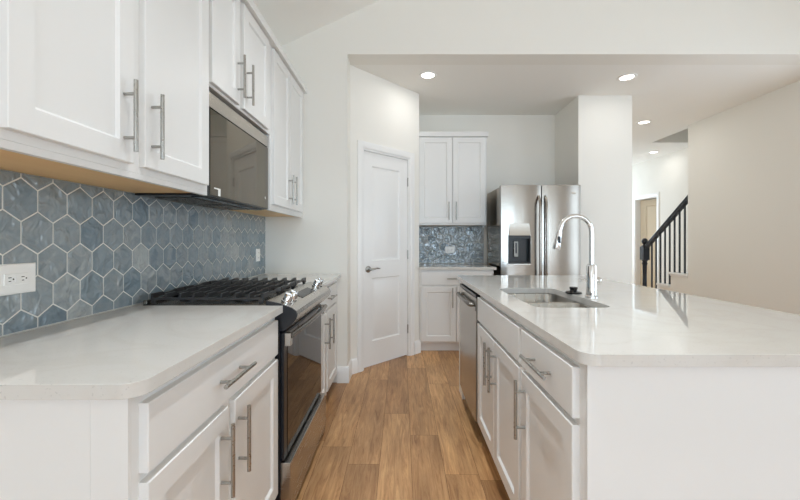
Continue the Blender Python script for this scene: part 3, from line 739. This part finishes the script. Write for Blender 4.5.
# dishwasher
r = thing('dishwasher', 'stainless dishwasher built into the aisle side of the island', 'dishwasher', (0.74, 2.52, 0))
m = MB(); m.box(XI + 0.010, DB - 0.01, 2.218, 2.828, 0.10, 0.872); m.build('body', M_DARKPLASTIC, r)
m = MB(); m.box(XI + 0.055, XI + 0.075, 2.222, 2.824, 0.0, 0.0995); m.build('toe_panel', M_DARKPLASTIC, r)
m = MB(); pr = [(XI + 0.0095, 2.220), (XI - 0.024, 2.220)] + [(XI - 0.024 - 0.006 * math.sin(PI * i / 10), 2.220 + 0.606 * i / 10) for i in range(1, 10)] + [(XI - 0.024, 2.826), (XI + 0.0095, 2.826)]
m.prism(pr, 'z', 0.115, 0.852); dd = m.build('door_panel', M_DWSTEEL, r, bevel=0.002)
m = MB(); m.box(XI - 0.026, XI + 0.0095, 2.220, 2.826, 0.8525, 0.872); m.build('control_strip', M_DARKPLASTIC, r, bevel=0.003)
m = MB(); m.tube([(XI - 0.028, 2.285, 0.805), (XI - 0.044, 2.285, 0.805), (XI - 0.050, 2.30, 0.805), (XI - 0.052, 2.52, 0.805), (XI - 0.050, 2.745, 0.805), (XI - 0.044, 2.76, 0.805), (XI - 0.028, 2.76, 0.805)], 0.0135, 14); m.build('handle', M_STEELDARK, dd)
m = MB(); m.box(XI - 0.0262, XI - 0.0252, 2.232, 2.236, 0.775, 0.815); m.build('badge', M_DARKPLASTIC, dd)

# sink
r = thing('kitchen_sink', 'stainless double bowl undermount sink set in the island', 'sink', (0.714, 1.88, 0.70))
def bowl(x0, x1, y0, y1, ztop, depth, rad):
    rings = []
    for ins, dz in ((-0.012, 0.0), (0.0, 0.0), (0.003, -0.006), (0.006, -depth + 0.03), (0.014, -depth + 0.010), (0.035, -depth)):
        rr = max(0.01, rad - ins * 0.6); P = rounded(x0 + ins, x1 - ins, y0 + ins, y1 - ins, rr, {0, 1, 2, 3}, 6)
        rings.append([(x, y, ztop + dz) for x, y in P])
    return rings
mid = 1.885
for y0, y1 in ((SY0 - 0.004, mid - 0.014), (mid + 0.014, SY1 + 0.004)):
    m = MB(); m.loops(bowl(SX0 - 0.004, SX1 + 0.004, y0, y1, 0.8835, 0.20, 0.05), close_first=False)
    bw = m.build('bowl', M_SINK, r, angle=50, recalc=False)
    md_ = bw.modifiers.new('thick', 'SOLIDIFY'); md_.thickness = 0.0015; md_.offset = -1
    m = MB(); m.lathe([(0.045, 0.6838), (0.045, 0.686), (0.035, 0.687), (0.030, 0.6845), (0.0, 0.6845)], ((SX0 + SX1) / 2, (y0 + y1) / 2, 0), 24); m.build('drain', M_CHROME, r)

# faucet
FX, FY = 0.936, 1.858
r = thing('kitchen_faucet', 'chrome gooseneck pull-down faucet behind the island sink', 'faucet', (FX, FY, ZT1))
m = MB(); m.lathe([(0.0, 0.0003), (0.029, 0.0003), (0.029, 0.006), (0.024, 0.010), (0.0235, 0.150), (0.020, 0.158), (0.012, 0.162), (0.0, 0.162)], (FX, FY, ZT1), 28); m.build('body', M_CHROME, r)
m = MB(); pts = [(FX, FY, ZT1 + 0.15), (FX, FY, 1.17)]; R_ = 0.078; cz = 1.235
pts.append((FX, FY, cz))
for i in range(1, 17):
    a = PI * i / 16 * 0.94; pts.append((FX - R_ + R_ * math.cos(a), FY, cz + R_ * math.sin(a)))
lx, lz = pts[-1][0], pts[-1][2]
pts.append((lx - 0.006, FY, lz - 0.02))
m.tube(pts, 0.0112, 18); m.build('spout', M_CHROME, r)
m = MB(); d = Vector((-0.16, 0, -0.98)).normalized(); p0 = Vector((lx - 0.004, FY, lz - 0.012))
m.tube([p0, p0 + d * 0.02, p0 + d * 0.045, p0 + d * 0.085, p0 + d * 0.090], [0.0135, 0.0145, 0.0155, 0.0185, 0.0165], 20); sh = m.build('spray_head', M_CHROME, r)
m = MB(); c_ = p0 + d * 0.042; m.box(c_.x - 0.007, c_.x + 0.007, FY - 0.0185, FY - 0.012, c_.z - 0.016, c_.z + 0.016); m.build('spray_button', M_DARKPLASTIC, sh, bevel=0.002)
m = MB(); zc = ZT1 + 0.083
m.lathe([(0.0, 0.018), (0.0165, 0.018), (0.0165, 0.0332), (0.0160, 0.038), (0.011, 0.044), (0.0, 0.046)], (FX, FY, zc), 20, (1, 0, 0)); m.build('handle_hub', M_CHROME, r)
m = MB(); m.tube([(FX - 0.020, FY, zc), (FX - 0.058, FY - 0.004, zc + 0.002)], [0.006, 0.0045], 12); m.build('lever_handle', M_CHROME, r)
r = thing('sink_stopper', 'small black sink stopper lying beside the faucet', 'stopper', (0.906, 1.985, ZT1))
m = MB(); m.lathe([(0.0, 0.0004), (0.040, 0.0004), (0.041, 0.006), (0.036, 0.010), (0.020, 0.012), (0.017, 0.018), (0.017, 0.014), (0.0, 0.014)], (0.906, 1.985, ZT1), 28); m.build('rubber_flange', M_DARKPLASTIC, r)
m = MB(); m.lathe([(0.0, 0.0142), (0.0165, 0.0142), (0.0175, 0.018), (0.021, 0.030), (0.019, 0.034), (0.0, 0.034)], (0.906, 1.985, ZT1), 24); m.build('knob', M_DARKPLASTIC, r)

# ------------------------------------------------------------------ refrigerator
FX0, FX1, FYF, FZ = 1.042, 1.880, 3.955, 1.777
r = thing('refrigerator', 'stainless french door refrigerator with water dispenser', 'refrigerator', (1.46, 4.3, 0))
m = MB(); m.box(FX0 + 0.003, FX1 - 0.003, FYF + 0.062, 4.60, 0.03, FZ - 0.012); m.build('body', M_FRSIDE, r, bevel=0.004)
m = MB(); m.box(FX0 + 0.02, FX1 - 0.02, FYF + 0.08, 4.58, 0, 0.03); m.build('base_grille', M_DARKPLASTIC, r)
fs = (FX0 + FX1) / 2 + 0.008
def fr_door(x0, x1, z0, z1, name, hole=None, bow=0.016):
    m = MB(); n = 14
    yc = lambda x: FYF - bow * (1 - ((x - (x0 + x1) / 2) / ((x1 - x0) / 2)) ** 2) ** 0.5 * 0 - bow * math.cos((x - (x0 + x1) / 2) / (x1 - x0) * PI) ** 0.7 if abs(x - (x0 + x1) / 2) < (x1 - x0) / 2 - 1e-6 else FYF
    xs = [x0 + (x1 - x0) * i / n for i in range(n + 1)]
    if hole: xs = sorted(xs + [hole[0], hole[1]])
    zs = [z0, z1] if not hole else [z0, hole[2], hole[3], z1]
    F = {(i, j): m.v((x, yc(x), z)) for i, x in enumerate(xs) for j, z in enumerate(zs)}
    Bk = {(i, j): m.v((x, FYF + 0.06, z)) for i, x in enumerate(xs) for j, z in enumerate(zs)}
    nx, nz = len(xs) - 1, len(zs) - 1
    inh = lambda i, j: hole and j == 1 and xs[i] >= hole[0] - 1e-6 and xs[i + 1] <= hole[1] + 1e-6
    for i in range(nx):
        for j in range(nz):
            if inh(i, j): continue
            m.face([F[i, j], F[i + 1, j], F[i + 1, j + 1], F[i, j + 1]]); m.face([Bk[i, j], Bk[i, j + 1], Bk[i + 1, j + 1], Bk[i + 1, j]])
        m.face([F[i, 0], Bk[i, 0], Bk[i + 1, 0], F[i + 1, 0]]); m.face([F[i, nz], F[i + 1, nz], Bk[i + 1, nz], Bk[i, nz]])
    for j in range(nz):
        m.face([F[0, j], F[0, j + 1], Bk[0, j + 1], Bk[0, j]]); m.face([F[nx, j], Bk[nx, j], Bk[nx, j + 1], F[nx, j + 1]])
    if hole:
        i0 = min(i for i, x in enumerate(xs) if x >= hole[0] - 1e-6); i1 = max(i for i, x in enumerate(xs) if x <= hole[1] + 1e-6)
        for i in range(i0, i1):
            m.face([F[i, 1], F[i + 1, 1], Bk[i + 1, 1], Bk[i, 1]]); m.face([F[i, 2], Bk[i, 2], Bk[i + 1, 2], F[i + 1, 2]])
        m.face([F[i0, 1], Bk[i0, 1], Bk[i0, 2], F[i0, 2]]); m.face([F[i1, 1], F[i1, 2], Bk[i1, 2], Bk[i1, 1]])
    return m.build(name, M_STEELV, r, bevel=0.003)
hx0, hx1, hz0, hz1 = 1.118, 1.350, 0.955, 1.245
dl = fr_door(FX0, fs - 0.004, 0.640, FZ, 'left_door', (hx0, hx1, hz0, hz1))
dr = fr_door(fs + 0.004, FX1, 0.640, FZ, 'right_door')
fd = fr_door(FX0, FX1, 0.06, 0.630, 'freezer_drawer')
# dispenser : black recess, silver surround and control hood
m = MB(); m.box(hx0 + 0.0005, hx1 - 0.0005, FYF + 0.045, FYF + 0.0595, hz0, hz1); dsp = m.build('dispenser_recess', M_DARKPLASTIC, dl)
m = MB(); m.box(hx0 + 0.0006, hx0 + 0.009, FYF - 0.018, FYF + 0.0445, hz0 + 0.001, hz1 - 0.001); m.box(hx1 - 0.009, hx1 - 0.0006, FYF - 0.018, FYF + 0.0445, hz0 + 0.001, hz1 - 0.001); m.box(hx0 + 0.0095, hx1 - 0.0095, FYF - 0.018, FYF + 0.0445, hz0 + 0.001, hz0 + 0.016); m.box(hx0 + 0.0095, hx1 - 0.0095, FYF - 0.016, FYF + 0.0445, hz1 - 0.03, hz1 - 0.001)
m.build('dispenser_frame', M_DARKPLASTIC, dl)
m = MB(); m.box(hx0 - 0.004, hx1 + 0.004, FYF - 0.026, FYF - 0.0175, hz0 - 0.016, hz0 - 0.002); m.build('drip_tray', M_STEEL, dl, bevel=0.003)
m = MB(); m.box(1.185, 1.235, FYF + 0.022, FYF + 0.0445, 1.02, 1.19)
ld = m.build('dispenser_paddle', M_STEELDARK, dl, bevel=0.006)
m = MB(); m.box(1.202, 1.218, FYF + 0.018, FYF + 0.0218, 1.06, 1.17); m.build('paddle_pad', M_DARKPLASTIC, ld)
m = MB()      # hood: concave silver panel that leans in towards the recess
prof2 = [(hz1 + 0.002, FYF - 0.0175), (hz1 + 0.002, FYF - 0.034), (hz1 + 0.02, FYF - 0.030), (hz1 + 0.06, FYF - 0.023), (hz1 + 0.10, FYF - 0.0195), (hz1 + 0.13, FYF - 0.0180), (hz1 + 0.13, FYF - 0.0155)]
def hoodx(z, s): return (hx0 + 0.002 if s < 0 else hx1 - 0.002) + s * (-0.012) * ((z - hz1) / 0.13)
m.loops([[(hoodx(z, -1), y, z) for z, y in prof2], [(hoodx(z, 1), y, z) for z, y in prof2]]); m.build('dispenser_hood', M_STEEL, dl, bevel=0.002)
for dd_, hx_ in ((dl, fs - 0.034), (dr, fs + 0.034)):
    m = MB(); pts = []
    for i in range(25):
        t_ = i / 24; z = 0.735 + (1.66 - 0.735) * t_; e = min(t_, 1 - t_); out = 0.050 * min(1, e / 0.10) ** 0.6 + 0.012 * math.sin(PI * t_)
        pts.append((hx_, FYF - 0.004 - out, z))
    m.tube(pts, 0.0125, 14); m.build('handle', M_STEELV, dd_)
m = MB(); bx_ = FX1 - 0.085
m.loops([[(bx_ + 0.034 * math.cos(q * PI / 12) , FYF - 0.0100 , 1.690 + 0.010 * math.sin(q * PI / 12)) for q in range(24)], [(bx_ + 0.034 * math.cos(q * PI / 12), FYF - 0.0125, 1.690 + 0.010 * math.sin(q * PI / 12)) for q in range(24)]])
m.build('badge', M_CHROME, dr)

# ------------------------------------------------------------------ recessed lights
def recessed(x, y, z, lab, power, tilt=0.0, spread=PI, col=(0.98, 0.97, 0.95)):
    # trim ring and lens flush with the (possibly sloping) ceiling, with the lamp's own light just below the lens
    R_ = Matrix.Rotation(-tilt, 3, 'Y'); o_ = Vector((x, y, z))
    xf = lambda p: o_ + R_ @ p
    r = thing('recessed_light', lab, 'ceiling light', (x, y, z))
    m = MB(xf); m.lathe([(0.060, -0.0008), (0.060, -0.004), (0.064, -0.008), (0.082, -0.006), (0.086, -0.0005), (0.060, -0.0004)], (0, 0, 0), 32); m.build('trim_ring', M_PLASTIC, r)
    m = MB(xf); m.lathe([(0.0, -0.0005), (0.0595, -0.0005), (0.0595, -0.003), (0.0, -0.004)], (0, 0, 0), 32); m.build('lens', M_LAMP, r)
    l = bpy.data.lights.new('downlight', 'AREA'); l.shape = 'DISK'; l.size = 0.11; l.energy = power; l.color = col; l.spread = spread
    lo = bpy.data.objects.new('downlight', l); COL.objects.link(lo); lo.location = xf(Vector((0, 0, -0.012)))
for x, y, lab, k_ in [(0.25, 3.566, 'round recessed ceiling light nearest the pantry door', 0.7), (2.16, 3.61, 'round recessed ceiling light in front of the white pier', 0.5),
          (3.20, 4.975, 'round recessed ceiling light beside the right wall, past the pier', 1.0), (4.45, 6.65, 'farthest round recessed ceiling light, over the stair hall', 0.5)]:
    recessed(x, y, ZC, lab, P_FLAT * k_)
for x, y, lab, pw in [(-0.02, 0.7, 'recessed light in the vault above the aisle, nearer the viewer', P_VAULT), (-0.02, 2.0, 'recessed light in the vault above the aisle, beside the range', P_VAULT)]:
    recessed(x, y, ZV(x), lab, pw, math.atan(0.47), math.radians(85), (0.90, 0.96, 1.0))

# ------------------------------------------------------------------ stairs and railing
RISE, RUN = 0.185, 0.238
nose = lambda k_: 5.718 + (3 - k_) * RUN if k_ <= 4 else 5.118 - (k_ - 5) * RUN
r = thing('staircase', 'white staircase climbing behind the end of the right wall', 'staircase', (4.4, 5.9, 0))
for k_ in range(1, 9):
    z = RISE * k_; y1 = nose(k_); y0 = nose(k_ + 1)
    XE = 4.075 if k_ > 4 else 3.905
    m = MB(); m.box(XE if k_ > 4 else 3.862, XH - 0.002, y0 - 0.02 if k_ != 4 else 5.122, y1, z - 0.030, z); m.build('tread', M_TRIM, r, bevel=0.006)
    m = MB(); m.box(XE, XH - 0.002, y0 if k_ != 4 else 5.122, y1 - 0.026, z - RISE, z - 0.0305); m.build('riser', M_TRIM, r)
    if k_ <= 4:
        m = MB(); m.box(3.885, 3.9045, max(y0, 5.122) + 0.005, y1 - 0.022, z - 0.052, z - 0.0305); m.build('cove_trim', M_TRIM, r)
m = MB()
pl = [(5.122, 0)]; 
pl.append((nose(1) - 0.03, 0))
for k_ in range(1, 6):
    z = RISE * k_ - 0.031; pl.append((max(nose(k_) - 0.03, 5.122), z)); pl.append((max(nose(k_ + 1) - 0.03, 5.122), z))
q = []
for p in pl:
    if not q or math.dist(p, q[-1]) > 1e-4: q.append(p)
m.prism(q, 'x', 3.892, 3.903); m.build('stringer', M_WALL, r)

r = thing('stair_railing', 'black painted stair railing with newel and balusters', 'railing', (3.945, 6.08, 0))
RX, NY = 3.935, 6.100
rz = lambda y: 1.105 + (6.05 - y) * 0.765
m = MB(); prof = [(-0.030, 0), (-0.032, 0.018), (-0.024, 0.026), (-0.030, 0.040), (-0.020, 0.058), (0.020, 0.058), (0.030, 0.040), (0.024, 0.026), (0.032, 0.018), (0.030, 0)]
m.loops([[(RX + a, y, rz(y) - 0.035 + b_ * 1.25) for a, b_ in prof] for y in (6.05, 5.122)]); m.build('handrail', M_RAIL, r)
m = MB(); s_ = 0.05
m.box(RX - s_, RX + s_, NY - s_, NY + s_, 0.885, 1.100); m.box(RX - s_, RX + s_, NY - s_, NY + s_, 0.0, 0.30)
m.lathe([(0.0, 0.2995), (0.044, 0.2995), (0.046, 0.32), (0.032, 0.335), (0.040, 0.36), (0.034, 0.40), (0.028, 0.62), (0.032, 0.80), (0.042, 0.835), (0.030, 0.85), (0.044, 0.875), (0.044, 0.8855), (0.0, 0.8855)], (RX, NY, 0), 20)
m.lathe([(0.0, 1.0995), (0.052, 1.0995), (0.052, 1.112), (0.030, 1.120), (0.022, 1.135), (0.036, 1.150), (0.046, 1.180), (0.040, 1.210), (0.022, 1.232), (0.0, 1.236)], (RX, NY, 0), 20)
m.build('newel_post', M_RAIL, r, bevel=0.004)
y = NY - 0.175
while y > 5.14:
    k_ = 0
    for kk in range(1, 9):
        if nose(kk) > y > nose(kk + 1): k_ = kk
    z0 = RISE * k_; zt = rz(y) - 0.033
    m = MB(); b_ = 0.009; m.box(RX - b_, RX + b_, y - b_, y + b_, z0 + 0.0003, zt)
    m.build('baluster', M_RAIL, r)
    y -= 0.0985
